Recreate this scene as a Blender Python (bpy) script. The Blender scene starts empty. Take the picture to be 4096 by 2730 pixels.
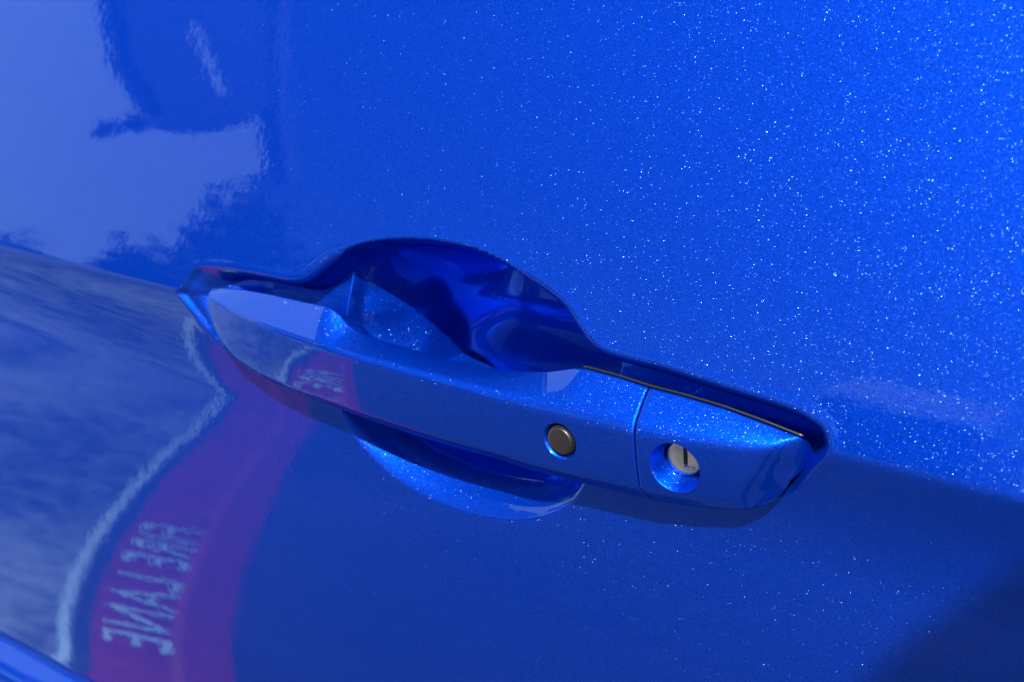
import bpy, bmesh, math, random
import numpy as np
from mathutils import Vector, Matrix

S = bpy.context.scene
rad = math.radians
ZC = 0.92                     # height of the door's shoulder crease above the asphalt (m)

# ------------------------------------------------------------------ camera
CAM = Vector((0.26599, -0.33440, ZC + 0.14155))
YAW, PITCH = rad(38.5), rad(17.0)
F = Vector((-math.sin(YAW) * math.cos(PITCH), math.cos(YAW) * math.cos(PITCH), -math.sin(PITCH)))
cd = bpy.data.cameras.new('camera')
cam = bpy.data.objects.new('camera', cd)
S.collection.objects.link(cam)
cam.location = CAM
cam.rotation_euler = F.to_track_quat('-Z', 'Y').to_euler()
cd.lens = 50.0
cd.sensor_width = 36.0
cd.clip_start = 0.01
cd.clip_end = 2000
cd.dof.use_dof = True
cd.dof.focus_distance = 0.435
cd.dof.aperture_fstop = 15.0
S.camera = cam

# ------------------------------------------------------------------ sky + sun
SUN_EL, SUN_AZ = rad(44.0), rad(33.0)      # azimuth from -Y towards +X
SD = Vector((math.sin(SUN_AZ) * math.cos(SUN_EL), -math.cos(SUN_AZ) * math.cos(SUN_EL), math.sin(SUN_EL)))
W = bpy.data.worlds.new('World')
S.world = W
W.use_nodes = True
nt = W.node_tree
sky = nt.nodes.new('ShaderNodeTexSky')
sky.sky_type = 'NISHITA'
sky.sun_disc = False
sky.sun_elevation = SUN_EL
sky.sun_rotation = math.atan2(SD.x, SD.y)
sky.air_density = 0.55
sky.dust_density = 0.0
sky.ozone_density = 5.0
bg = nt.nodes['Background']
bg.inputs['Strength'].default_value = 0.05
nt.links.new(sky.outputs[0], bg.inputs[0])
sl = bpy.data.lights.new('sun', 'SUN')
sl.energy = 5.0
sl.angle = rad(0.53)
sl.color = (1.0, 0.96, 0.90)
so = bpy.data.objects.new('sun', sl)
so.rotation_euler = (-SD).to_track_quat('-Z', 'Y').to_euler()
so.location = (3, -5, 6)
S.collection.objects.link(so)
S.view_settings.view_transform = 'Standard'
S.view_settings.look = 'None'
S.view_settings.exposure = 2.12
S.view_settings.gamma = 1.0

# ------------------------------------------------------------------ helpers
def thing(name, label, cat, loc=(0, 0, 0), group=None):
    o = bpy.data.objects.new(name, None)
    S.collection.objects.link(o)
    o.location = loc
    o['label'] = label
    o['category'] = cat
    if group:
        o['group'] = group
    return o

def link(name, me, mat=None, parent=None, kind=None, smooth=True):
    o = bpy.data.objects.new(name, me)
    S.collection.objects.link(o)
    if mat is not None:
        me.materials.append(mat)
    if parent is not None:
        o.parent = parent
        p = parent
        off = Vector(p.location)
        while p.parent:
            p = p.parent
            off += p.location
        me.transform(Matrix.Translation(-off))
    if smooth:
        me.shade_smooth()
    if kind:
        o['kind'] = kind
    return o

def grid_mesh(name, P, closed_v=False, faces_mask=None):
    """P: (nu, nv, 3) array of points -> quad mesh"""
    nu, nv = P.shape[:2]
    idx = np.arange(nu * nv).reshape(nu, nv)
    if closed_v:
        idx = np.concatenate([idx, idx[:, :1]], 1)
    q = np.stack([idx[:-1, :-1], idx[1:, :-1], idx[1:, 1:], idx[:-1, 1:]], -1)
    q = q[faces_mask] if faces_mask is not None else q.reshape(-1, 4)
    return pts_quads(name, P.reshape(-1, 3), q)

def pts_quads(name, V, Q):
    used, inv = np.unique(Q, return_inverse=True)
    V = V[used]
    Q = inv.reshape(-1, 4)
    me = bpy.data.meshes.new(name)
    me.vertices.add(len(V))
    me.vertices.foreach_set('co', V.astype(np.float32).ravel())
    me.loops.add(Q.size)
    me.loops.foreach_set('vertex_index', Q.astype(np.int32).ravel())
    me.polygons.add(len(Q))
    me.polygons.foreach_set('loop_start', np.arange(0, Q.size, 4, dtype=np.int32))
    me.update(calc_edges=True)
    me.validate()
    me['used'] = 0
    return me, used

def bm_obj(name, bm, mat, parent=None, kind=None, smooth=False, angle=None):
    me = bpy.data.meshes.new(name)
    bm.normal_update()
    bm.to_mesh(me)
    bm.free()
    o = link(name, me, mat, parent, kind, smooth)
    if angle:
        me.shade_smooth()
        me.set_sharp_from_angle(angle=rad(angle))
    return o

def box(bm, c, s, rz=0.0, bev=0.0):
    r = bmesh.ops.create_cube(bm, size=1.0)
    M = Matrix.Translation(c) @ Matrix.Rotation(rz, 4, 'Z') @ Matrix.Diagonal((*s, 1))
    bmesh.ops.transform(bm, matrix=M, verts=r['verts'])
    if bev:
        es = list({e for v in r['verts'] for e in v.link_edges})
        bmesh.ops.bevel(bm, geom=es, offset=bev, segments=2, affect='EDGES', profile=0.5)

def lathe(prof, frame, n=64, closed=True):
    """prof: list of (radius, height) along the frame's normal; frame: 4x4 matrix"""
    bm = bmesh.new()
    rings = []
    for r, h in prof:
        if r < 1e-6:
            rings.append([bm.verts.new(frame @ Vector((0, 0, h)))])
        else:
            rings.append([bm.verts.new(frame @ Vector((r * math.cos(2 * math.pi * k / n), r * math.sin(2 * math.pi * k / n), h))) for k in range(n)])
    for a, b in zip(rings[:-1], rings[1:]):
        for k in range(n):
            k2 = (k + 1) % n
            if len(a) == 1 and len(b) == 1:
                continue
            if len(a) == 1:
                bm.faces.new((a[0], b[k], b[k2]))
            elif len(b) == 1:
                bm.faces.new((a[k2], a[k], b[0]))
            else:
                bm.faces.new((a[k2], a[k], b[k], b[k2]))
    bmesh.ops.recalc_face_normals(bm, faces=bm.faces)
    return bm

def tube(pts, r, n=8):
    bm = bmesh.new()
    pts = [Vector(p) for p in pts]
    rings = []
    for i, p in enumerate(pts):
        t = (pts[min(i + 1, len(pts) - 1)] - pts[max(i - 1, 0)]).normalized()
        a = t.cross(Vector((0, 0, 1)))
        if a.length < 1e-4:
            a = t.cross(Vector((0, 1, 0)))
        a.normalize()
        b = t.cross(a)
        rr = r[i] if hasattr(r, '__len__') else r
        rings.append([bm.verts.new(p + rr * (a * math.cos(2 * math.pi * k / n) + b * math.sin(2 * math.pi * k / n))) for k in range(n)])
    for A_, B_ in zip(rings[:-1], rings[1:]):
        for k in range(n):
            bm.faces.new((A_[k], A_[(k + 1) % n], B_[(k + 1) % n], B_[k]))
    bm.faces.new(list(reversed(rings[0])))
    bm.faces.new(rings[-1])
    bmesh.ops.recalc_face_normals(bm, faces=bm.faces)
    return bm

# ------------------------------------------------------------------ materials
class N:
    def __init__(self, name):
        self.m = bpy.data.materials.new(name)
        self.m.use_nodes = True
        self.t = self.m.node_tree
        self.t.nodes.clear()
        self.out = self.t.nodes.new('ShaderNodeOutputMaterial')
    def n(self, typ, inputs=None, **kw):
        nd = self.t.nodes.new('ShaderNode' + typ)
        for k, v in kw.items():
            setattr(nd, k, v)
        for k, v in (inputs or {}).items():
            s = nd.inputs[k]
            if hasattr(v, 'is_output') or isinstance(v, bpy.types.NodeSocket):
                self.t.links.new(v, s)
            else:
                s.default_value = v
        return nd
    def ramp(self, fac, stops):
        nd = self.n('ValToRGB', {'Fac': fac})
        e = nd.color_ramp.elements
        e[0].position, e[0].color = stops[0][0], stops[0][1]
        e[1].position, e[1].color = stops[1][0], stops[1][1]
        for p, c in stops[2:]:
            x = e.new(p)
            x.color = c
        return nd.outputs['Color']
    def math(self, op, a, b=None, c=None):
        nd = self.n('Math', operation=op)
        for i, v in enumerate((a, b, c)):
            if v is None:
                continue
            if isinstance(v, bpy.types.NodeSocket):
                self.t.links.new(v, nd.inputs[i])
            else:
                nd.inputs[i].default_value = v
        return nd.outputs[0]
    def mix(self, f, a, b):
        nd = self.n('Mix', data_type='RGBA')
        for i, v in ((0, f), (6, a), (7, b)):
            if isinstance(v, bpy.types.NodeSocket):
                self.t.links.new(v, nd.inputs[i])
            else:
                nd.inputs[i].default_value = v
        return nd.outputs[2]
    def done(self, sh):
        self.t.links.new(sh, self.out.inputs['Surface'])
        return self.m

def simple(name, col, rough=0.6, metal=0.0, var=0.15, scale=40.0, bump=0.0, spec=0.5):
    w = N(name)
    co = w.n('TexCoord').outputs['Object']
    nz = w.n('TexNoise', {'Vector': co, 'Scale': scale, 'Detail': 6.0, 'Roughness': 0.6}).outputs['Fac']
    c = w.ramp(nz, [(0.3, tuple(x * (1 - var) for x in col) + (1,)), (0.7, tuple(min(1, x * (1 + var)) for x in col) + (1,))])
    p = w.n('BsdfPrincipled', {'Base Color': c, 'Roughness': rough, 'Metallic': metal, 'Specular IOR Level': spec})
    if bump:
        b = w.n('Bump', {'Height': nz, 'Strength': 1.0, 'Distance': bump})
        w.t.links.new(b.outputs[0], p.inputs['Normal'])
    return w.done(p.outputs[0])

def car_paint():
    w = N('blue_metallic_paint')
    co = w.n('TexCoord').outputs['Object']
    geo = w.n('NewGeometry')
    # orange peel of the clear coat
    op1 = w.n('TexNoise', {'Vector': co, 'Scale': 420.0, 'Detail': 1.5, 'Roughness': 0.5}).outputs['Fac']
    op2 = w.n('TexNoise', {'Vector': co, 'Scale': 90.0, 'Detail': 1.0}).outputs['Fac']
    b1 = w.n('Bump', {'Height': op1, 'Strength': 1.0, 'Distance': 0.000009})
    b2 = w.n('Bump', {'Height': op2, 'Strength': 1.0, 'Distance': 0.00002, 'Normal': b1.outputs[0]})
    coatn = b2.outputs[0]
    # fine flake field: every cell its own tilt
    v1 = w.n('TexVoronoi', {'Vector': co, 'Scale': 5200.0}, feature='F1')
    rnd = w.n('VectorMath', {0: v1.outputs['Color'], 1: (0.5, 0.5, 0.5)}, operation='SUBTRACT').outputs[0]
    rnd = w.n('VectorMath', {0: rnd, 'Scale': 0.28}, operation='SCALE').outputs[0]
    fn = w.n('VectorMath', {0: geo.outputs['Normal'], 1: rnd}, operation='ADD').outputs[0]
    fn = w.n('VectorMath', {0: fn}, operation='NORMALIZE').outputs[0]
    gr = w.n('TexNoise', {'Vector': co, 'Scale': 2600.0, 'Detail': 2.0}).outputs['Fac']
    colr = w.ramp(gr, [(0.3, (0.0, 0.004, 0.11, 1)), (0.7, (0.0, 0.006, 0.14, 1))])
    pig = w.n('BsdfDiffuse', {'Color': colr})
    flk = w.n('BsdfGlossy', {'Color': (0.0, 0.0225, 0.305, 1), 'Roughness': 0.53, 'Normal': fn})
    flk2 = w.n('BsdfGlossy', {'Color': (0.002, 0.135, 0.74, 1), 'Roughness': 0.43, 'Normal': fn})
    flk3 = w.n('MixShader', {0: 0.10, 1: flk.outputs[0], 2: flk2.outputs[0]})
    base = w.n('MixShader', {0: 0.95, 1: pig.outputs[0], 2: flk3.outputs[0]})
    # sparse larger flakes that glint one by one
    v2 = w.n('TexVoronoi', {'Vector': co, 'Scale': 4600.0}, feature='F1')
    rn2 = w.n('VectorMath', {0: v2.outputs['Color'], 1: (0.5, 0.5, 0.5)}, operation='SUBTRACT').outputs[0]
    rn2 = w.n('VectorMath', {0: rn2, 'Scale': 0.88}, operation='SCALE').outputs[0]
    sn = w.n('VectorMath', {0: geo.outputs['Normal'], 1: rn2}, operation='ADD').outputs[0]
    sn = w.n('VectorMath', {0: sn}, operation='NORMALIZE').outputs[0]
    m = w.math('LESS_THAN', v2.outputs['Distance'], 0.25)
    spark = w.n('BsdfGlossy', {'Color': (0.22, 0.55, 1.0, 1), 'Roughness': 0.28, 'Normal': sn})
    m = w.math('MULTIPLY', m, 0.115)
    mx = w.n('MixShader', {0: m, 1: base.outputs[0], 2: spark.outputs[0]})
    # clear coat
    fr = w.n('Fresnel', {'IOR': 1.42, 'Normal': coatn})
    coat = w.n('BsdfGlossy', {'Color': (0.38, 0.68, 0.92, 1), 'Roughness': 0.012, 'Normal': coatn})
    fin = w.n('MixShader', {0: fr.outputs[0], 1: mx.outputs[0], 2: coat.outputs[0]})
    return w.done(fin.outputs[0])

PAINT = car_paint()
RUBBER = simple('black_rubber', (0.0032, 0.0033, 0.0042), 0.42, var=0.2, scale=900, bump=0.00003)
SEAL = simple('grey_seal', (0.0012, 0.002, 0.0024), 0.4, var=0.2, scale=600)
BLACK = simple('dark_void', (0.004, 0.004, 0.005), 0.8)
STEEL = simple('satin_steel', (0.52, 0.53, 0.54), 0.16, 1.0, 0.22, 260, 0.00002)

# ------------------------------------------------------------------ the door's shape
TZ = np.array([-420, -320, -245, -239, -233, -227, -222.5, -220, -217.5, -215.5, -213, -205, -170, -140, -110, -80, -60, -40, -20, -8, -1.6, 1.6, 8, 30, 60, 120, 200, 300]) * 1e-3
TT = np.radians([-6, -6, -6, 0, 25, 48, 50, 10, -50, -50, -9.5, -10.7, -6.4, -3.2, -0.6, 1.2, 2.9, 3.3, -7.2, -15.5, -12.3, 12, 13, 14, 15.5, 18.5, 22, 26])
ZI = np.linspace(-0.62, 0.36, 9801)
TI = np.interp(ZI, TZ, TT)
k = np.exp(-0.5 * (np.arange(-40, 41) / 5.0) ** 2)
TI = np.convolve(np.pad(TI, 40, 'edge'), k / k.sum(), 'valid')
YI = np.concatenate([[0], np.cumsum(np.tan((TI[1:] + TI[:-1]) / 2))]) * (ZI[1] - ZI[0])
YI -= np.interp(0.0, ZI, YI)

def closed_spline(pts, n=5):
    p = np.array(pts, float)
    P0, P1, P2, P3 = np.roll(p, 1, 0), p, np.roll(p, -1, 0), np.roll(p, -2, 0)
    out = []
    for t in np.arange(n) / n:
        out.append(0.5 * (2 * P1 + (P2 - P0) * t + (2 * P0 - 5 * P1 + 4 * P2 - P3) * t * t + (3 * P1 - P0 - 3 * P2 + P3) * t ** 3))
    return np.stack(out, 1).reshape(-1, 2)

# outlines on the door skin, millimetres (x along the car, z above the crease)
GROOVE = closed_spline([(-165.9, -1.2), (-163.2, 1.8), (-159.6, 7.1), (-155.5, 10.2), (-149.9, 11.5), (-138.7, 12.7), (-126.0, 13.2), (-114.5, 13.4), (-104.6, 13.7), (-98.9, 15.0), (-94.4, 17.8), (-87.5, 23.2), (-78.6, 28.1), (-67.7, 32.1), (-54.9, 34.9), (-42.3, 36.3), (-29.8, 36.6), (-19.8, 35.5), (-8.9, 33.4), (1.9, 30.8), (9.9, 28.2), (16.9, 25.0), (21.5, 21.2), (26.7, 16.7), (32.4, 14.1), (41.4, 13.3), (53.2, 13.1), (64.2, 12.3), (77.5, 11.3), (87.8, 10.7), (97.8, 9.7), (103.3, 8.3), (107.5, 6.2), (109.8, 2.2), (109.1, -1.3), (104.8, -7.1), (100.8, -13.0), (97.0, -17.3), (88.1, -21.8), (74.8, -24.3), (48.4, -26.6), (-10.6, -27.7), (-80.1, -29.1), (-112.6, -28.3), (-132.7, -25.4), (-145.6, -20.7), (-154.7, -14.0), (-161.4, -6.6)]) * 1e-3
BOWL = closed_spline([(-84.1, 16.4), (-77.0, 24.0), (-62.5, 28.6), (-48.4, 31.0), (-34.4, 32.0), (-20.6, 31.4), (-9.6, 29.3), (1.5, 25.1), (10.4, 20.6), (18.1, 16.3), (25.7, 11.4), (31.2, 3.5), (31.0, -11.5), (27.2, -27.0), (22.2, -37.6), (16.2, -43.8), (7.3, -49.4), (-3.7, -52.9), (-18.8, -55.0), (-34.4, -55.2), (-50.7, -52.8), (-63.0, -48.5), (-73.4, -42.6), (-81.8, -36.0), (-85.7, -24.9), (-85.9, -9.6), (-85.6, 5.1)]) * 1e-3

def sdf(X, Z, poly, reach=0.05):
    """signed distance (inside positive) to a closed outline, zero-ish far away"""
    out = np.full(X.shape, -1.0)
    lo, hi = poly.min(0) - 0.004, poly.max(0) + 0.004
    sel = (X > lo[0]) & (X < hi[0]) & (Z > lo[1]) & (Z < hi[1])
    x, z = X[sel], Z[sel]
    d2 = np.full(x.shape, 1e9)
    ins = np.zeros(x.shape, bool)
    for (ax, az), (bx, bz) in zip(poly, np.roll(poly, -1, 0)):
        ex, ez = bx - ax, bz - az
        t = np.clip(((x - ax) * ex + (z - az) * ez) / (ex * ex + ez * ez + 1e-18), 0, 1)
        d2 = np.minimum(d2, (x - ax - t * ex) ** 2 + (z - az - t * ez) ** 2)
        c = (az > z) != (bz > z)
        ins ^= c & (x < ex * (z - az) / (ez + 1e-18) + ax)
    out[sel] = np.where(ins, 1, -1) * np.sqrt(d2)
    return out

def sstep(t):
    t = np.clip(t, 0, 1)
    return t * t * (3 - 2 * t)

def door_depth(X, Z):
    Y = np.interp(Z, ZI, YI)
    # groove round the handle
    g = sdf(X, Z, GROOVE)
    fade = sstep((Z + 0.028) / 0.026)
    lw = sstep((-0.135 - X) / 0.03)
    gw = 0.0042 + 0.0115 * lw
    Y = Y + (0.0022 * sstep(g / 0.0036) + (0.0113 - 0.007 * sstep((-0.125 - X) / 0.03)) * sstep((g - 0.0022) / gw)) * fade
    Y = Y - 0.00010 * np.exp(-((g + 0.0012) / 0.0013) ** 2) * fade * (1 - lw)      # rolled lip round the recess
    b = sdf(X, Z, BOWL)
    # hand cup: its roof slopes inwards from the upper rim, its floor rises to the lower rim
    xs = X[:, 0]
    top, bot = np.full(xs.shape, -1.0), np.full(xs.shape, 1.0)
    for (ax, az), (bx, bz) in zip(BOWL, np.roll(BOWL, -1, 0)):
        hit = (np.minimum(ax, bx) <= xs) & (xs < np.maximum(ax, bx))
        zc = az + (xs - ax) / (bx - ax + 1e-12) * (bz - az)
        top = np.where(hit, np.maximum(top, zc), top)
        bot = np.where(hit, np.minimum(bot, zc), bot)
    u = top[:, None] - Z
    v = Z - bot[:, None]
    def soft(t, e):
        return np.maximum(0, 0.5 * (t + np.sqrt(t * t + e * e)) - 0.03 * e)
    def smin(a_, b_, k_):
        h = np.clip(0.5 + 0.5 * (b_ - a_) / k_, 0, 1)
        return b_ * (1 - h) + a_ * h - k_ * h * (1 - h)
    su = soft(u, 0.0022 + 0.0055 * sstep((-0.055 - X) / 0.025))
    ramp = smin(1.10 * su, np.full_like(su, 0.070), 0.014)
    Rt = 0.019 + 0.018 * sstep((X + 0.050) / 0.080)
    deep = 0.058 * (1 - (1 - np.clip(su / Rt, 0, 1)) ** 2.0)
    wm = sstep((X + 0.086) / 0.034)
    dT = ramp * (1 - wm) + deep * wm
    dB = 0.28 * soft(v, 0.0006) + 6.0 * soft(v - 0.0165, 0.005) * sstep(v / 0.008)
    d = smin(dT, dB, 0.006)
    d = smin(d, 2.4 * soft(b, 0.005) + 0.25 * sstep((X + 0.074) / 0.03), 0.005)
    inside = (u > -0.004) & (v > -0.004) & (top[:, None] > -0.9)
    d = np.where(inside, np.maximum(d, 0), 0)
    Y = Y + d
    return Y, b

def axis(breaks):
    out = [np.array([breaks[0][0]])]
    for (a, b, h) in breaks:
        n = max(1, int(round((b - a) / h)))
        out.append(np.linspace(a, b, n + 1)[1:])
    return np.concatenate(out)

XS = axis([(-1.20, -0.30, 0.02), (-0.30, -0.172, 0.004), (-0.172, 0.114, 0.0006), (0.114, 0.20, 0.004), (0.20, 0.60, 0.02)])
ZS = axis([(-0.60, -0.254, 0.012), (-0.254, -0.208, 0.0008), (-0.208, -0.064, 0.004), (-0.064, 0.042, 0.0006), (0.042, 0.34, 0.005)])
X, Z = np.meshgrid(XS, ZS, indexing='ij')
Y, BSD = door_depth(X, Z)
P = np.stack([X, Y, Z + ZC], -1)
dx = np.gradient(P, axis=0)
dz = np.gradient(P, axis=1)
NRM = np.cross(dx, dz)
NRM /= np.linalg.norm(NRM, axis=-1, keepdims=True)      # points to -Y (outwards)

car = thing('car_door', 'glossy metallic blue car door with body-coloured pull handle over a hand cup', 'car door', (0, 0, 0))

def skin(name, mask):
    me, used = grid_mesh(name, P, faces_mask=mask)
    o = link(name, me, PAINT, car)
    nr = NRM.reshape(-1, 3)[used]
    me.normals_split_custom_set_from_vertices(nr.tolist())
    return o
bc = 0.25 * (BSD[:-1, :-1] + BSD[1:, :-1] + BSD[1:, 1:] + BSD[:-1, 1:])
skin('door_panel', bc <= 0)
skin('hand_cup', bc > 0)
# inner frame that closes the door behind its skin
bm = bmesh.new()
box(bm, (-0.30, 0.165, ZC - 0.13), (1.79, 0.05, 0.93))
bm_obj('inner_panel', bm, BLACK, car)

# ------------------------------------------------------------------ the handle (tables in mm: x, y, z of its four long edges)
TA = [(-141.95, -1.59, 5.2), (-135.65, -2.05, 6.34), (-120.74, -3.15, 8.08), (-104.89, -3.6, 8.97), (-89.71, -4.0, 9.26), (-76.94, -4.0, 9.66), (-72.19, -4.0, 7.64), (-68.83, -4.0, 4.95), (-62.15, -4.0, 2.89), (-52.16, -4.0, 1.95), (-42.38, -4.0, 1.82), (-29.67, -4.0, 1.37), (-17.34, -4.0, 1.35), (-2.05, -4.0, 2.19), (7.45, -4.0, 3.55), (16.78, -4.0, 5.46), (23.41, -4.0, 7.46), (28.15, -4.0, 9.06), (31.66, -4.0, 9.3), (43.24, -4.0, 8.95), (53.54, -3.9, 8.08), (65.0, -3.57, 7.79), (77.87, -3.2, 6.99), (90.2, -2.58, 5.31), (97.36, -2.01, 4.02), (102.06, -1.63, 3.2)]
TB = [(-139.37, -5.84, 3.06), (-132.37, -7.42, 2.2), (-122.37, -9.02, 0.69), (-104.62, -11.32, -0.26), (-88.9, -12.27, -1.25), (-73.75, -13.17, -1.66), (-59.2, -14.0, -1.54), (-39.57, -14.0, -1.53), (-20.87, -14.0, -1.6), (-3.06, -14.0, -1.83), (15.14, -13.8, -2.0), (33.0, -13.56, -2.15), (49.91, -13.33, -1.69), (55.27, -13.06, -1.67), (70.56, -11.93, -0.76), (84.69, -9.92, 0.07), (93.41, -7.72, 0.34), (98.46, -5.77, 0.31)]
TC = [(-141.22, -4.69, -2.14), (-137.74, -5.53, -8.9), (-132.6, -6.18, -13.42), (-124.51, -7.19, -17.12), (-108.62, -9.07, -19.76), (-92.82, -9.86, -21.44), (-77.52, -10.62, -21.65), (-55.92, -11.5, -22.36), (-36.21, -11.5, -22.92), (-17.42, -11.5, -23.02), (4.28, -11.42, -22.38), (13.2, -11.25, -22.98), (31.35, -10.9, -22.45), (54.02, -10.31, -21.1), (56.08, -10.11, -21.41), (69.45, -8.85, -20.47), (78.98, -7.32, -19.28), (86.0, -6.16, -17.86)]
TD = [(-143.36, -2.11, -5.73), (-140.5, -2.58, -11.76), (-135.14, -3.25, -16.28), (-127.53, -3.93, -20.09), (-112.27, -5.3, -23.22), (-96.37, -6.05, -25.01), (-81.08, -6.66, -25.47), (-59.51, -7.5, -26.3), (-39.79, -7.5, -26.88), (-20.75, -7.5, -27.11), (1.08, -7.48, -26.68), (11.01, -7.29, -27.3), (30.11, -6.92, -26.84), (54.75, -6.29, -25.82), (58.02, -6.04, -26.06), (72.58, -4.94, -24.46), (80.99, -4.3, -23.08), (88.01, -4.0, -21.56)]

def smooth_curve(tab, sig=2.6):
    t = np.array(tab)
    xs = np.linspace(t[0, 0], t[-1, 0], 1200)
    h = xs[1] - xs[0]
    n = int(4 * sig / h)
    kk = np.exp(-0.5 * (np.arange(-n, n + 1) * h / sig) ** 2)
    kk /= kk.sum()
    def sm(v):
        l = 2 * v[0] - v[1:n + 1][::-1]
        r = 2 * v[-1] - v[-n - 1:-1][::-1]
        return np.convolve(np.concatenate([l, v, r]), kk, 'valid')
    y, z = (sm(np.interp(xs, t[:, 0], t[:, c])) for c in (1, 2))
    return lambda x: np.array([x, np.interp(x, xs, y), np.interp(x, xs, z)])
EDGES = [smooth_curve(TA, 1.6), smooth_curve(TB, 4.0), smooth_curve(TC, 2.0), smooth_curve(TD, 2.0)]
X0 = [TA[0][0], TB[0][0], TC[0][0], TD[0][0]]
X1 = [TA[-1][0], TB[-1][0], TC[-1][0], TD[-1][0]]
XSPL = [53.6, 54.6, 55.2, 57.0]

def section(q, rA, rB, rC, rD, crown=0.25, ns=8, nc=8):
    """q: A,B,C,D corner points -> rounded open profile from behind A to behind D"""
    A_, B_, C_, D_ = q
    back_a = np.array([A_[0], 7.0, A_[2] - 6.5])
    back_d = np.array([D_[0], 7.0, D_[2] + 3.0])
    poly = [back_a, A_, B_, C_, D_, back_d]
    rr = [0, rA, rB, rC, rD, 0]
    pts = []
    prev = poly[0]
    for i in range(1, 6):
        p = poly[i]
        d = p - poly[i - 1]
        L = np.linalg.norm(d)
        end = p - d / L * min(rr[i], 0.45 * L)
        nn = np.array([0, -abs(d[2]), -abs(d[1])]) if i < 3 else np.array([0, -1.0, 0])
        for j in range(ns if i in (2, 3) else 4):
            t = j / (ns if i in (2, 3) else 4)
            off = np.zeros(3)
            if i == 3:
                off = np.array([0, -crown * 4 * t * (1 - t), 0])
            if i == 2:
                off = np.array([0, -0.12 * 4 * t * (1 - t), 0.12 * 4 * t * (1 - t)])
            pts.append(prev + (end - prev) * t + off)
        if i < 5:
            d2 = poly[i + 1] - p
            L2 = np.linalg.norm(d2)
            st = p + d2 / L2 * min(rr[i], 0.45 * L2)
            for j in range(nc):
                t = j / nc
                pts.append((1 - t) ** 2 * end + 2 * t * (1 - t) * p + t * t * st)
            prev = st
        else:
            pts.append(p)
    return np.array(pts)

def corners(u, lo, hi):
    return [e(a + (b - a) * u) for e, a, b in zip(EDGES, lo, hi)]

def radii(x):
    rB = np.interp(x, [-140, -110, -60, 20, 55, 100], [0.8, 1.2, 2.4, 3.4, 3.8, 4.6])
    rC = np.interp(x, [-140, -110, 55, 90], [0.6, 0.9, 1.3, 1.6])
    return 0.8, rB, rC, 1.2

def shrink(sec, r):
    """pull a rounded profile inwards by about r millimetres"""
    c = np.array([0, 2.0, 0.5 * (sec[:, 2].max() + sec[:, 2].min())])
    o = sec.copy()
    v = o[:, 1:] - c[1:]
    L = np.linalg.norm(v, axis=1, keepdims=True)
    o[:, 1:] -= v / L * r * np.clip((6.5 - o[:, 1:2]) / 3, 0, 1)
    return o

def loft_mesh(name, secs):
    Pm = np.array(secs) * 1e-3
    Pm[..., 2] += ZC
    me, _ = grid_mesh(name, Pm)
    bm = bmesh.new()
    bm.from_mesh(me)
    n = len(secs[0])
    bm.verts.ensure_lookup_table()
    # close the back and both ends
    m = len(secs)
    bm.faces.new([bm.verts[i] for i in range(n)])
    bm.faces.new([bm.verts[(m - 1) * n + i] for i in reversed(range(n))])
    bm.faces.new([bm.verts[i * n] for i in range(m)] + [bm.verts[i * n + n - 1] for i in reversed(range(m))])
    bmesh.ops.recalc_face_normals(bm, faces=bm.faces)
    bmesh.ops.triangulate(bm, faces=[f for f in bm.faces if len(f.verts) > 4])
    bm.to_mesh(me)
    bm.free()
    return me

# grip
secs = []
for j in range(5):                                  # rounded tip
    a = (j / 5) * math.pi / 2
    q = corners(0.0, X0, XSPL)
    s = shrink(section(q, *radii(-140)), 1.2 * (1 - math.sin(a)))
    s[:, 0] += -0.9 * math.sin(a) + 0.9
    s[:, 0] += 0.0
    secs.append(s)
for u in np.linspace(0.0, 1.0, 250):
    q = corners(u ** 1.15, X0, XSPL)
    s = section(q, *radii(q[1][0]))
    s[:, 0] -= 0.9 * (1 - u) ** 20 * 0
    secs.append(s)
tail = secs[-1]
for j in range(1, 6):
    a = j / 5 * math.pi / 2
    s = shrink(tail, 0.8 * (1 - math.cos(a)))
    s[:, 0] += 0.8 * math.sin(a) - 0.9
    secs.append(s)
secs[-6] = secs[-6] - np.array([0.9, 0, 0])
grip_me = loft_mesh('handle_grip', secs)

# lock cover
secs = []
lo = [x + 1.15 for x in XSPL]
head = section(corners(0.0, lo, X1), *radii(56))
for j in range(6):
    a = j / 5 * math.pi / 2
    s = shrink(head, 0.8 * (1 - math.sin(a)))
    s[:, 0] += 0.8 * (1 - math.cos(a)) - 0.8 + 0.0
    secs.append(s)
UB = (0.97, 0.86, 0.92, 0.93)
def cap_corners(u):
    return [e(a + (b - a) * u * ub) for e, a, b, ub in zip(EDGES, lo, X1, UB)]
for u in np.linspace(0.0, 1.0, 80)[1:]:
    q = cap_corners(u)
    secs.append(section(q, *radii(q[1][0])))
endq = [np.array(p) for p in ((102.6, 1.5, 1.3), (102.0, 1.6, -3.6), (96.8, 0.4, -14.4), (92.6, 0.0, -20.0))]
edge = corners(1.0, lo, X1)
for t in np.linspace(0, 1, 26)[1:]:                  # rounded turn into the end face
    q = []
    for p0, p1, pe in zip(cap_corners(1.0), endq, edge):
        q.append((1 - t) ** 2 * p0 + 2 * t * (1 - t) * (pe + 0.25 * (pe - p0)) + t * t * p1)
    secs.append(section(q, *radii(100)))
cap_me = loft_mesh('lock_cover', secs)

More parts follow.
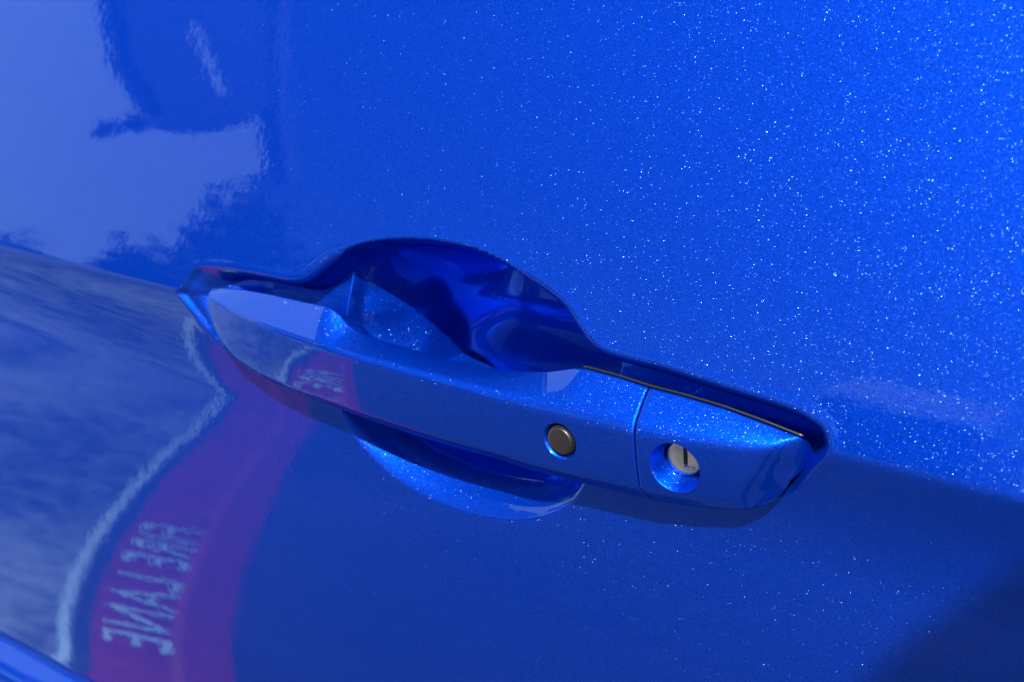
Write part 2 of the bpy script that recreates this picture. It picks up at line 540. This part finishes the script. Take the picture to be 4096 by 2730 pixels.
def front_frame(x, z):
    b, c = EDGES[1](x), EDGES[2](x)
    f = (b[2] - z) / (b[2] - c[2])
    y = b[1] + (c[1] - b[1]) * f - 0.25 * 4 * f * (1 - f)
    d = 2.0
    b2, c2 = EDGES[1](x + d), EDGES[2](x + d)
    y2 = b2[1] + (c2[1] - b2[1]) * f
    ty = Vector((d, y2 - (b[1] + (c[1] - b[1]) * f), 0)).normalized()
    up = Vector((0, b[1] - c[1], b[2] - c[2])).normalized()
    n = ty.cross(up).normalized()
    xx = ty
    yy = n.cross(xx)
    M = Matrix(((xx.x, yy.x, n.x, x * 1e-3), (xx.y, yy.y, n.y, y * 1e-3), (xx.z, yy.z, n.z, z * 1e-3 + ZC), (0, 0, 0, 1)))
    return M

def cut(me, bmc):
    a = bpy.data.objects.new('a', me)
    S.collection.objects.link(a)
    cm = bpy.data.meshes.new('c')
    bmc.to_mesh(cm)
    bmc.free()
    c = bpy.data.objects.new('c', cm)
    S.collection.objects.link(c)
    md = a.modifiers.new('b', 'BOOLEAN')
    md.object = c
    md.operation = 'DIFFERENCE'
    md.solver = 'EXACT'
    dg = bpy.context.evaluated_depsgraph_get()
    dg.update()
    r = bpy.data.meshes.new_from_object(a.evaluated_get(dg))
    bpy.data.objects.remove(a)
    bpy.data.objects.remove(c)
    return r

FB = front_frame(28.3, -12.2)
FK = front_frame(67.6, -11.6)
mm = 1e-3
grip_me = cut(grip_me, lathe([(0, 2 * mm), (6.4 * mm, 2 * mm), (6.15 * mm, 0.15 * mm), (5.95 * mm, -0.15 * mm), (5.35 * mm, -0.7 * mm), (5.2 * mm, -1.2 * mm), (5.2 * mm, -4 * mm), (0, -4 * mm)], FB, 72))
cap_me = cut(cap_me, lathe([(0, 2 * mm), (8.6 * mm, 2 * mm), (8.15 * mm, 0.1 * mm), (7.9 * mm, -0.25 * mm), (7.6 * mm, -0.7 * mm), (6.6 * mm, -4.0 * mm), (5.9 * mm, -6.6 * mm), (5.7 * mm, -7.4 * mm), (0, -7.4 * mm)], FK, 72))
grip_me.name, cap_me.name = 'handle_grip', 'lock_cover'
grip = link('handle_grip', grip_me, None, car)
cap = link('lock_cover', cap_me, None, car)
for me_ in (grip_me, cap_me):
    me_.materials.clear()
    me_.materials.append(PAINT)
    me_.shade_smooth()
    me_.set_sharp_from_angle(angle=rad(38))
# push button in its hole
bm = lathe([(0, 0.25 * mm), (3.6 * mm, 0.25 * mm), (4.2 * mm, 0.15 * mm), (4.45 * mm, -0.15 * mm), (4.5 * mm, -0.7 * mm), (4.75 * mm, -0.75 * mm), (4.8 * mm, -1.0 * mm), (4.8 * mm, -3.9 * mm), (0, -3.9 * mm)], FB, 64)
bm_obj('push_button', bm, RUBBER, grip, angle=50)
# lock barrel with its key slot
bm = lathe([(0, -6.5 * mm), (2.0 * mm, -6.42 * mm), (4.0 * mm, -6.2 * mm), (4.9 * mm, -5.95 * mm), (5.45 * mm, -6.15 * mm), (5.6 * mm, -7.3 * mm), (0, -7.3 * mm)], FK, 64)
bm_obj('lock_barrel', bm, STEEL, cap, angle=50)
bm = bmesh.new()
r = bmesh.ops.create_cube(bm, size=1.0)
bmesh.ops.transform(bm, matrix=FK @ Matrix.Translation((0.4 * mm, 1.2 * mm, -6.25 * mm)) @ Matrix.Diagonal((0.95 * mm, 7.0 * mm, 0.3 * mm, 1)), verts=r['verts'])
bm_obj('key_slot', bm, BLACK, cap)
bm = bmesh.new()
r = bmesh.ops.create_cube(bm, size=1.0)
bmesh.ops.transform(bm, matrix=FK @ Matrix.Translation((1.6 * mm, -2.75 * mm, -6.0 * mm)) @ Matrix.Rotation(rad(4), 4, 'Z') @ Matrix.Diagonal((3.4 * mm, 0.8 * mm, 0.6 * mm, 1)), verts=r['verts'])
bmesh.ops.bevel(bm, geom=bm.edges[:], offset=0.12 * mm, segments=2, affect='EDGES', profile=0.5)
bm_obj('slot_lip', bm, STEEL, cap, angle=40)
# rubber seals behind the handle's top edge
def seal(x0, x1):
    pts = []
    for x in np.linspace(x0, x1, 60):
        a = EDGES[0](x)
        pts.append((x * mm, (a[1] + 1.1) * mm, ZC + (a[2] + 0.1) * mm))
    return tube(pts, 0.42 * mm, 10)
bm_obj('handle_seal', seal(30, 102), SEAL, car, smooth=True)

# ------------------------------------------------------------------ ground, kerb, pavement (what the door mirrors)
def ground_mat(name, c0, c1, sc, rough=0.85, bump=0.004):
    w = N(name)
    co = w.n('TexCoord').outputs['Object']
    a = w.n('TexNoise', {'Vector': co, 'Scale': sc, 'Detail': 8.0, 'Roughness': 0.65}).outputs['Fac']
    b = w.n('TexNoise', {'Vector': co, 'Scale': 1.6, 'Detail': 5.0, 'Roughness': 0.6}).outputs['Fac']
    c = w.n('TexVoronoi', {'Vector': co, 'Scale': sc * 4}).outputs['Distance']
    f = w.math('ADD', w.math('MULTIPLY', a, 0.45), w.math('MULTIPLY', b, 0.55))
    col = w.ramp(f, [(0.40, c0 + (1,)), (0.60, c1 + (1,))])
    p = w.n('BsdfPrincipled', {'Base Color': col, 'Roughness': rough})
    bp = w.n('Bump', {'Height': w.math('ADD', a, c), 'Strength': 0.6, 'Distance': bump})
    w.t.links.new(bp.outputs[0], p.inputs['Normal'])
    return w.done(p.outputs[0])
ASPHALT = ground_mat('asphalt', (0.022, 0.023, 0.026), (0.062, 0.062, 0.066), 60)
CONCRETE = ground_mat('pavement_concrete', (0.05, 0.047, 0.045), (0.36, 0.31, 0.27), 22, bump=0.002)
RED = simple('red_kerb_paint', (0.36, 0.015, 0.030), 0.55, var=0.25, scale=18, bump=0.001)
WHITE = simple('white_line_paint', (0.62, 0.60, 0.57), 0.6, var=0.25, scale=60)
DARKTOP = simple('stained_kerb_top', (0.06, 0.058, 0.055), 0.8, var=0.4, scale=20)

bm = bmesh.new()
v = [bm.verts.new(p) for p in ((-250, -250, 0), (250, -250, 0), (250, 250, 0), (-250, 250, 0))]
bm.faces.new(v)
bm_obj('parking_lot', bm, ASPHALT, kind='structure')

KX, KY = -1.814 + 0.7 * 0.22 + 0.0, 0.0
def kx(y):                       # kerb face line on the ground
    return -1.775 + 0.805 * (y + 1.5)
KD = Vector((0.805, 1.0, 0)).normalized()            # along the kerb towards the car
KN = Vector((KD.y, -KD.x, 0))                      # out of the kerb face, over the asphalt
Y_END = 0.06
END = Vector((kx(Y_END), Y_END, 0))
FAR = END - KD * 9.0
RET = Vector((-1, 0.08, 0)).normalized()           # the kerb turns away beside the car
RETP = END + RET * 9.0

def prism(bm, poly, z0, z1):
    lo = [bm.verts.new((p[0], p[1], z0)) for p in poly]
    hi = [bm.verts.new((p[0], p[1], z1)) for p in poly]
    n = len(poly)
    bm.faces.new(list(reversed(lo)))
    bm.faces.new(hi)
    for i in range(n):
        bm.faces.new((lo[i], lo[(i + 1) % n], hi[(i + 1) % n], hi[i]))
    bmesh.ops.recalc_face_normals(bm, faces=bm.faces)

def arc_path(off):
    """kerb line FAR -> rounded corner -> RETP, moved inwards by off"""
    R = 0.22
    inward1 = -KN
    n2 = Vector((RET.y, -RET.x, 0))
    if n2.dot(KD) > 0:
        n2 = -n2
    ca = math.acos(max(-1, min(1, (-KD).dot(RET))))
    tl = R / math.tan(ca / 2)
    p1 = END - KD * tl
    p2 = END + RET * tl
    ctr = p1 + inward1 * R
    a1 = math.atan2(p1.y - ctr.y, p1.x - ctr.x)
    a2 = math.atan2(p2.y - ctr.y, p2.x - ctr.x)
    while a2 - a1 > math.pi: a2 -= 2 * math.pi
    while a2 - a1 < -math.pi: a2 += 2 * math.pi
    rr = R - off
    pts = [FAR + inward1 * off]
    for i in range(13):
        a = a1 + (a2 - a1) * i / 12
        pts.append(ctr + Vector((math.cos(a), math.sin(a), 0)) * rr)
    pts.append(RETP + n2 * off)
    return pts

def strip(bm, pa, pb, za, zb):
    va = [bm.verts.new((p.x, p.y, za)) for p in pa]
    vb = [bm.verts.new((p.x, p.y, zb)) for p in pb]
    for i in range(len(pa) - 1):
        bm.faces.new((va[i], va[i + 1], vb[i + 1], vb[i]))

kerb = thing('kerb', 'red painted kerb lettered FIRE LANE, mirrored in the lower door left of the handle', 'kerb', tuple(END))
bm = bmesh.new()
strip(bm, arc_path(0.0), arc_path(0.012), 0.0, 0.138)
strip(bm, arc_path(0.012), arc_path(0.022), 0.138, 0.149)
strip(bm, arc_path(0.022), arc_path(0.134), 0.149, 0.152)
bmesh.ops.remove_doubles(bm, verts=bm.verts, dist=1e-5)
bmesh.ops.recalc_face_normals(bm, faces=bm.faces)
bm_obj('kerb_face', bm, RED, kerb)
bm = bmesh.new()
strip(bm, arc_path(0.134), arc_path(0.164), 0.152, 0.146)
bm_obj('kerb_joint', bm, DARKTOP, kerb)
bm = bmesh.new()
strip(bm, arc_path(0.166), arc_path(0.183), 0.151, 0.151)
bm_obj('white_edge', bm, WHITE, kerb)
# lettering on the face
fc = bpy.data.curves.new('letters', 'FONT')
fc.body = 'FIRE LANE'
fc.size = 0.14
fc.space_character = 1.08
fc.resolution_u = 3
to = bpy.data.objects.new('letters', fc)
S.collection.objects.link(to)
dg = bpy.context.evaluated_depsgraph_get()
dg.update()
lm = bpy.data.meshes.new_from_object(to.evaluated_get(dg))
bpy.data.objects.remove(to)
co = np.array([v.co[:] for v in lm.vertices])
mn, mx = co.min(0), co.max(0)
TL, TH = 0.655, 0.096
t0 = Vector((kx(-1.0), -1.0, 0)) + KD * 0.10
for v in lm.vertices:
    a = (v.co.x - mn[0]) / (mx[0] - mn[0]) * TL
    b = (v.co.y - mn[1]) / (mx[1] - mn[1]) * TH + 0.020
    p = t0 + KD * a - KN * b
    v.co = (p.x, p.y, 0.1535)
link('lettering', lm, WHITE, kerb, smooth=False)

bm = bmesh.new()
inner = arc_path(0.162)
back = [Vector((RETP.x, -9.5, 0)), ]
poly = [FAR + (-KN) * 0.162] + inner[1:-1] + [inner[-1]] + [Vector((inner[-1].x, FAR.y - 0.4, 0))]
prism(bm, [(p.x, p.y) for p in poly], -0.2, 0.148)
bm_obj('pavement', bm, CONCRETE, kind='structure')

# ------------------------------------------------------------------ what the upper door mirrors
STUCCO = simple('white_stucco', (0.50, 0.49, 0.48), 0.85, var=0.05, scale=6, bump=0.002)
CANVAS = simple('dark_canvas', (0.012, 0.014, 0.022), 0.8, var=0.2, scale=15)
TILE = simple('grey_roof', (0.10, 0.095, 0.09), 0.8, var=0.25, scale=20)
PALE = simple('pale_sheet_roof', (0.88, 0.88, 0.88), 0.5, var=0.05, scale=10)
WOOD = simple('bark', (0.08, 0.06, 0.045), 0.9, var=0.3, scale=30)
GLASS = simple('dark_glass', (0.01, 0.012, 0.016), 0.08, var=0.1, scale=3)

B0 = Vector((-6.9, -5.85, 0))
BU = Vector((0.43, 0.9, 0)).normalized()           # along the front wall, towards the car
BN = Vector((BU.y, -BU.x, 0))                      # out of the front wall
def bpt(s_, h, out=0.0):
    return B0 + BU * s_ + BN * out + Vector((0, 0, h))
def extrude(poly, o0, o1):
    bm = bmesh.new()
    a = [bm.verts.new(bpt(s_, h, o0)) for s_, h in poly]
    b = [bm.verts.new(bpt(s_, h, o1)) for s_, h in poly]
    n = len(poly)
    bm.faces.new(a)
    bm.faces.new(list(reversed(b)))
    for i in range(n):
        bm.faces.new((a[i], a[(i + 1) % n], b[(i + 1) % n], b[i]))
    bmesh.ops.recalc_face_normals(bm, faces=bm.faces)
    return bm
house = thing('stucco_house', 'white stucco gabled house with dark awning, mirrored in the upper left door', 'house', tuple(B0))
EV, PK, EV2 = (-0.30, 2.75), (4.1, 6.3), (8.5, 2.75)
bm_obj('wall', extrude([(-0.25, 0), (8.45, 0), (8.45, 2.72), PK, (-0.25, 2.72)], 0.0, -7.0), STUCCO, house)
for e0, e1 in ((EV, PK), (EV2, PK)):
    d = -0.25 if e0 is EV else 0.25
    bm_obj('roof', extrude([(e0[0] + d, e0[1] - 0.2), (e1[0], e1[1] + 0.002), (e1[0], e1[1] + 0.16), (e0[0] + d, e0[1] - 0.04)], 0.10, -7.1), TILE, house)
bm_obj('awning', extrude([(2.75, 3.15), (2.15, 2.72), (1.43, 2.48), (0.95, 2.62), (0.56, 2.82), (0.33, 3.2), (0.75, 3.5), (1.7, 4.2), (2.6, 4.3)], 0.004, 0.08), CANVAS, house)
bm_obj('awning_stripe', extrude([(1.90, 3.30), (1.82, 3.18), (1.10, 2.92), (1.02, 3.0)], 0.082, 0.09), STUCCO, house)
bm_obj('lamp_arm', tube([bpt(1.90, 2.31, 0.12), bpt(1.8, 2.36, 0.12), bpt(1.6, 2.5, 0.1), bpt(1.4, 2.52, 0.06)], [0.07, 0.05, 0.035, 0.03], 8), CANVAS, house)
for s_ in (3.2, 5.6):
    fr = bm_obj('window', extrude([(s_, 0.9), (s_ + 1.1, 0.9), (s_ + 1.1, 2.2), (s_, 2.2)], 0.004, 0.06), CANVAS, house)
    bm_obj('pane', extrude([(s_ + 0.08, 0.98), (s_ + 1.02, 0.98), (s_ + 1.02, 2.12), (s_ + 0.08, 2.12)], 0.062, 0.066), GLASS, fr)

def leaf_mat():
    w = N('dark_leaves')
    co = w.n('TexCoord').outputs['Object']
    nz = w.n('TexNoise', {'Vector': co, 'Scale': 5.0, 'Detail': 3.0}).outputs['Fac']
    c = w.ramp(nz, [(0.3, (0.012, 0.03, 0.01, 1)), (0.7, (0.035, 0.075, 0.022, 1))])
    return w.done(w.n('BsdfPrincipled', {'Base Color': c, 'Roughness': 0.7, 'Specular IOR Level': 0.2}).outputs[0])
LEAF = leaf_mat()
def bush(name, label, cat, loc, lobes, n, size, seed, group=None):
    """lobes: ellipsoids (centre, radii); leaves fill their volume, stems rise to each lobe"""
    rng = np.random.default_rng(seed)
    t = thing(name, label, cat, loc, group)
    V, Q = [], []
    per = n // len(lobes)
    for c, r in lobes:
        d = rng.normal(size=(per, 3))
        d /= np.linalg.norm(d, axis=1, keepdims=True)
        p = np.array(c) + d * np.array(r) * (rng.random((per, 1)) ** 0.45) * (1 + 0.12 * rng.normal(size=(per, 1)))
        a = rng.normal(size=(per, 3)); a /= np.linalg.norm(a, axis=1, keepdims=True)
        b = np.cross(a, rng.normal(size=(per, 3))); b /= np.linalg.norm(b, axis=1, keepdims=True)
        sz = size * (0.6 + 0.8 * rng.random((per, 1)))
        p[:, 2] = np.maximum(p[:, 2], 0.08)
        k0 = len(V) * 0
        V.append(np.stack([p - a * sz, p - b * sz * 0.45, p + a * sz, p + b * sz * 0.45], 1).reshape(-1, 3))
    V = np.concatenate(V) + np.array(loc)
    Qm = np.arange(len(V)).reshape(-1, 4)
    me, _ = pts_quads('foliage', V, Qm)
    link('foliage', me, LEAF, t, smooth=False)
    for c, r in lobes:
        bm_obj('stem', tube([Vector(loc), Vector(loc) + Vector((c[0] * 0.5, c[1] * 0.5, c[2] * 0.6)), Vector(loc) + Vector(c)], [0.05, 0.035, 0.01], 7), WOOD, t, smooth=True)
    return t
def polar(az, d):
    return Vector((math.sin(rad(az)) * d - 0.05, -math.cos(rad(az)) * d, 0))
p = polar(-49.2, 7.0)
bush('shrub', 'tall dark green shrub by the corner of the white house', 'shrub', tuple(p), [((0.05, -0.05, 1.1), (0.34, 0.34, 0.95)), ((0.35, -0.25, 0.85), (0.4, 0.4, 0.7)), ((0.75, -0.5, 0.7), (0.45, 0.45, 0.62)), ((1.2, -0.75, 0.6), (0.5, 0.5, 0.55))], 12000, 0.05, 3)
p = polar(-52.2, 6.8)
bush('shrub', 'small round shrub standing alone before the white house wall', 'shrub', tuple(p), [((0, 0, 0.72), (0.24, 0.24, 0.62))], 4000, 0.045, 4)
# pale roofed shed across the lot
shed = thing('garden_shed', 'small shed with pale sheet roof far across the parking lot', 'shed', (-8.7, -24.5, 0))
bm = bmesh.new()
box(bm, (-8.5, -23.6, 1.62), (2.8, 3.0, 3.24))
bm_obj('wall', bm, CANVAS, shed)
bm = bmesh.new()
v = [bm.verts.new(q) for q in ((-9.9, -22.0, 3.38), (-6.9, -22.0, 3.38), (-10.2, -34.0, 5.6), (-14.2, -34.0, 5.6))]
f = bm.faces.new(v)
bmesh.ops.solidify(bm, geom=[f], thickness=0.08)
bm_obj('roof', bm, PALE, shed)

# ------------------------------------------------------------------ the photographer, whose head shades the door's lower right corner
SKIN = simple('skin', (0.52, 0.33, 0.25), 0.55, var=0.06, scale=60)
SHIRT = simple('grey_shirt_cloth', (0.10, 0.11, 0.13), 0.9, var=0.15, scale=120)
JEANS = simple('blue_jeans_cloth', (0.03, 0.045, 0.09), 0.9, var=0.2, scale=150)
HAIR = simple('dark_hair', (0.02, 0.014, 0.01), 0.5, var=0.3, scale=200)
SHOE = simple('black_shoe', (0.02, 0.02, 0.022), 0.5, var=0.2, scale=60)
CAMB = simple('black_camera_body', (0.02, 0.02, 0.021), 0.45, var=0.15, scale=200)
PB = Vector((0.74, -0.80, 0))
fw = (Vector((CAM.x, CAM.y, 0)) - PB).normalized()
sd = Vector((-fw.y, fw.x, 0))                      # the person's left
def pp(f_, l_, h):
    return PB + fw * f_ + sd * l_ + Vector((0, 0, h))
def skin_body(name, chains, mat, parent, sub=2):
    """chains: lists of (point, radius); a chain may start with an index to branch from an earlier point"""
    V, E, Rr = [], [], []
    for ch in chains:
        last = None
        for it in ch:
            if isinstance(it, int):
                last = it
                continue
            V.append(it[0]); Rr.append(it[1])
            if last is not None:
                E.append((last, len(V) - 1))
            last = len(V) - 1
    me = bpy.data.meshes.new(name)
    me.from_pydata([tuple(v) for v in V], E, [])
    o = bpy.data.objects.new(name, me)
    S.collection.objects.link(o)
    md = o.modifiers.new('s', 'SKIN')
    md.use_smooth_shade = True
    sv = me.skin_vertices[0].data
    for i, r in enumerate(Rr):
        sv[i].radius = (r, r) if not isinstance(r, tuple) else r
        sv[i].use_root = (i == 0)
    sm = o.modifiers.new('u', 'SUBSURF')
    sm.levels = sm.render_levels = sub
    dg = bpy.context.evaluated_depsgraph_get()
    dg.update()
    m2 = bpy.data.meshes.new_from_object(o.evaluated_get(dg))
    bpy.data.objects.remove(o)
    m2.materials.clear()
    m2.name = name
    return link(name, m2, mat, parent)
man = thing('person', 'standing person in grey shirt and blue jeans, arms out holding a camera', 'person', tuple(PB))
HC = pp(0.10, 0.0, 1.615)
chains = [[(pp(0, 0, 0.96), 0.125), (pp(0.01, 0, 1.12), 0.120), (pp(0.02, 0, 1.28), 0.135), (pp(0.03, 0, 1.40), 0.10), (pp(0.05, 0, 1.475), 0.055), (pp(0.08, 0, 1.545), 0.06), (HC, 0.083), (pp(0.105, 0, 1.675), 0.06)]]
hands = []
for sg in (1, -1):
    k0 = sum(len([i for i in c if not isinstance(i, int)]) for c in chains)
    hand = CAM - F * 0.075 + sd * 0.055 * sg + Vector((0, 0, -0.01))
    elbow = pp(0.20, 0.235 * sg, 1.12)
    chains.append([3, (pp(0.03, 0.15 * sg, 1.40), 0.062), (pp(0.06, 0.20 * sg, 1.33), 0.052), (elbow, 0.042), (elbow.lerp(hand, 0.55), 0.036), (elbow.lerp(hand, 0.88), 0.026), (hand, (0.018, 0.034))])
    hi = k0 + 5
    d = (hand - elbow).normalized()
    up = Vector((0, 0, 1))
    for fi in range(4):
        b = hand + d * 0.035 + up * (0.026 - 0.017 * fi)
        L = (0.026, 0.030, 0.028, 0.022)[fi]
        chains.append([hi, (b, 0.0085), (b + (d - sd * sg * 0.7).normalized() * L, 0.008), (b + (d - sd * sg * 0.7).normalized() * L - sd * sg * L * 0.9, 0.0072)])
    t0_ = hand + up * 0.03 - sd * sg * 0.012
    chains.append([hi, (t0_, 0.0105), (t0_ + d * 0.025 - sd * sg * 0.014, 0.0095), (t0_ + d * 0.045 - sd * sg * 0.026, 0.0085)])
    chains.append([0, (pp(0.0, 0.095 * sg, 0.88), 0.105), (pp(0.02, 0.11 * sg, 0.68), 0.078), (pp(0.035, 0.12 * sg, 0.48), 0.058), (pp(0.01, 0.125 * sg, 0.28), 0.054), (pp(-0.01, 0.13 * sg, 0.09), 0.038)])
body = skin_body('body', chains, SKIN, man)
bm_ = body.data
bm_.materials.append(SHIRT)
bm_.materials.append(JEANS)
for p_ in bm_.polygons:
    c = p_.center + PB
    along = (c - PB).dot(fw)
    if c.z < 0.97 and along < 0.17:
        p_.material_index = 2
    elif c.z < 1.465 and along < 0.24:
        p_.material_index = 1
for sg in (1, -1):
    bm = bmesh.new()
    bmesh.ops.create_uvsphere(bm, u_segments=20, v_segments=12, radius=1.0)
    q = pp(0.055, 0.13 * sg, 0.04)
    bmesh.ops.transform(bm, matrix=Matrix.Translation(q) @ Matrix.Rotation(math.atan2(fw.y, fw.x), 4, 'Z') @ Matrix.Diagonal((0.135, 0.048, 0.055, 1)), verts=bm.verts)
    for v in bm.verts:
        v.co.z = max(v.co.z, 0.004)
    bm_obj('shoe', bm, SHOE, man, smooth=True)
    bm = bmesh.new()
    bmesh.ops.create_uvsphere(bm, u_segments=12, v_segments=8, radius=1.0)
    bmesh.ops.transform(bm, matrix=Matrix.Translation(pp(0.10, 0.083 * sg, 1.61)) @ Matrix.Rotation(math.atan2(fw.y, fw.x), 4, 'Z') @ Matrix.Diagonal((0.02, 0.011, 0.032, 1)), verts=bm.verts)
    bm_obj('ear', bm, SKIN, man, smooth=True)
    bm = bmesh.new()
    bmesh.ops.create_uvsphere(bm, u_segments=12, v_segments=8, radius=0.012)
    bmesh.ops.transform(bm, matrix=Matrix.Translation(pp(0.178, 0.032 * sg, 1.625)), verts=bm.verts)
    bm_obj('eye', bm, CAMB, man, smooth=True)
bm = bmesh.new()
bmesh.ops.create_uvsphere(bm, u_segments=28, v_segments=16, radius=1.0)
bmesh.ops.transform(bm, matrix=Matrix.Translation(pp(0.085, 0, 1.645)) @ Matrix.Rotation(math.atan2(fw.y, fw.x), 4, 'Z') @ Matrix.Diagonal((0.103, 0.090, 0.095, 1)), verts=bm.verts)
bmesh.ops.delete(bm, geom=[v for v in bm.verts if (v.co - pp(0.085, 0, 0)).dot(fw) > 0.055 and v.co.z < 1.68 or v.co.z < 1.585], context='VERTS')
bm_obj('hair', bm, HAIR, man, smooth=True)
bm_obj('nose', tube([pp(0.178, 0, 1.625), pp(0.196, 0, 1.595), pp(0.185, 0, 1.583)], [0.007, 0.012, 0.010], 10), SKIN, man, smooth=True)
bm_obj('mouth', tube([pp(0.174, -0.024, 1.558), pp(0.181, 0, 1.556), pp(0.174, 0.024, 1.558)], [0.003, 0.006, 0.003], 8), simple('lips', (0.40, 0.18, 0.16), 0.5), man, smooth=True)
cb = CAM - F * 0.085
RT = Vector((math.cos(YAW), math.sin(YAW), 0))
UP = RT.cross(F)
MC = Matrix(((RT.x, F.x, UP.x, cb.x), (RT.y, F.y, UP.y, cb.y), (RT.z, F.z, UP.z, cb.z), (0, 0, 0, 1)))
photo_cam = thing('camera', 'black compact camera held out in both hands by the standing person', 'camera', tuple(cb))
bm = bmesh.new()
box(bm, (0, 0, 0), (0.118, 0.034, 0.068), bev=0.006)
bmesh.ops.transform(bm, matrix=MC, verts=bm.verts)
bm_obj('camera_body', bm, CAMB, photo_cam)
FL = MC @ Matrix.Rotation(rad(-90), 4, 'X')
bm_obj('lens', lathe([(0, 0.012), (0.031, 0.012), (0.031, 0.045), (0.028, 0.062), (0.023, 0.062), (0.020, 0.055), (0, 0.053)], FL, 48), CAMB, photo_cam, angle=40)
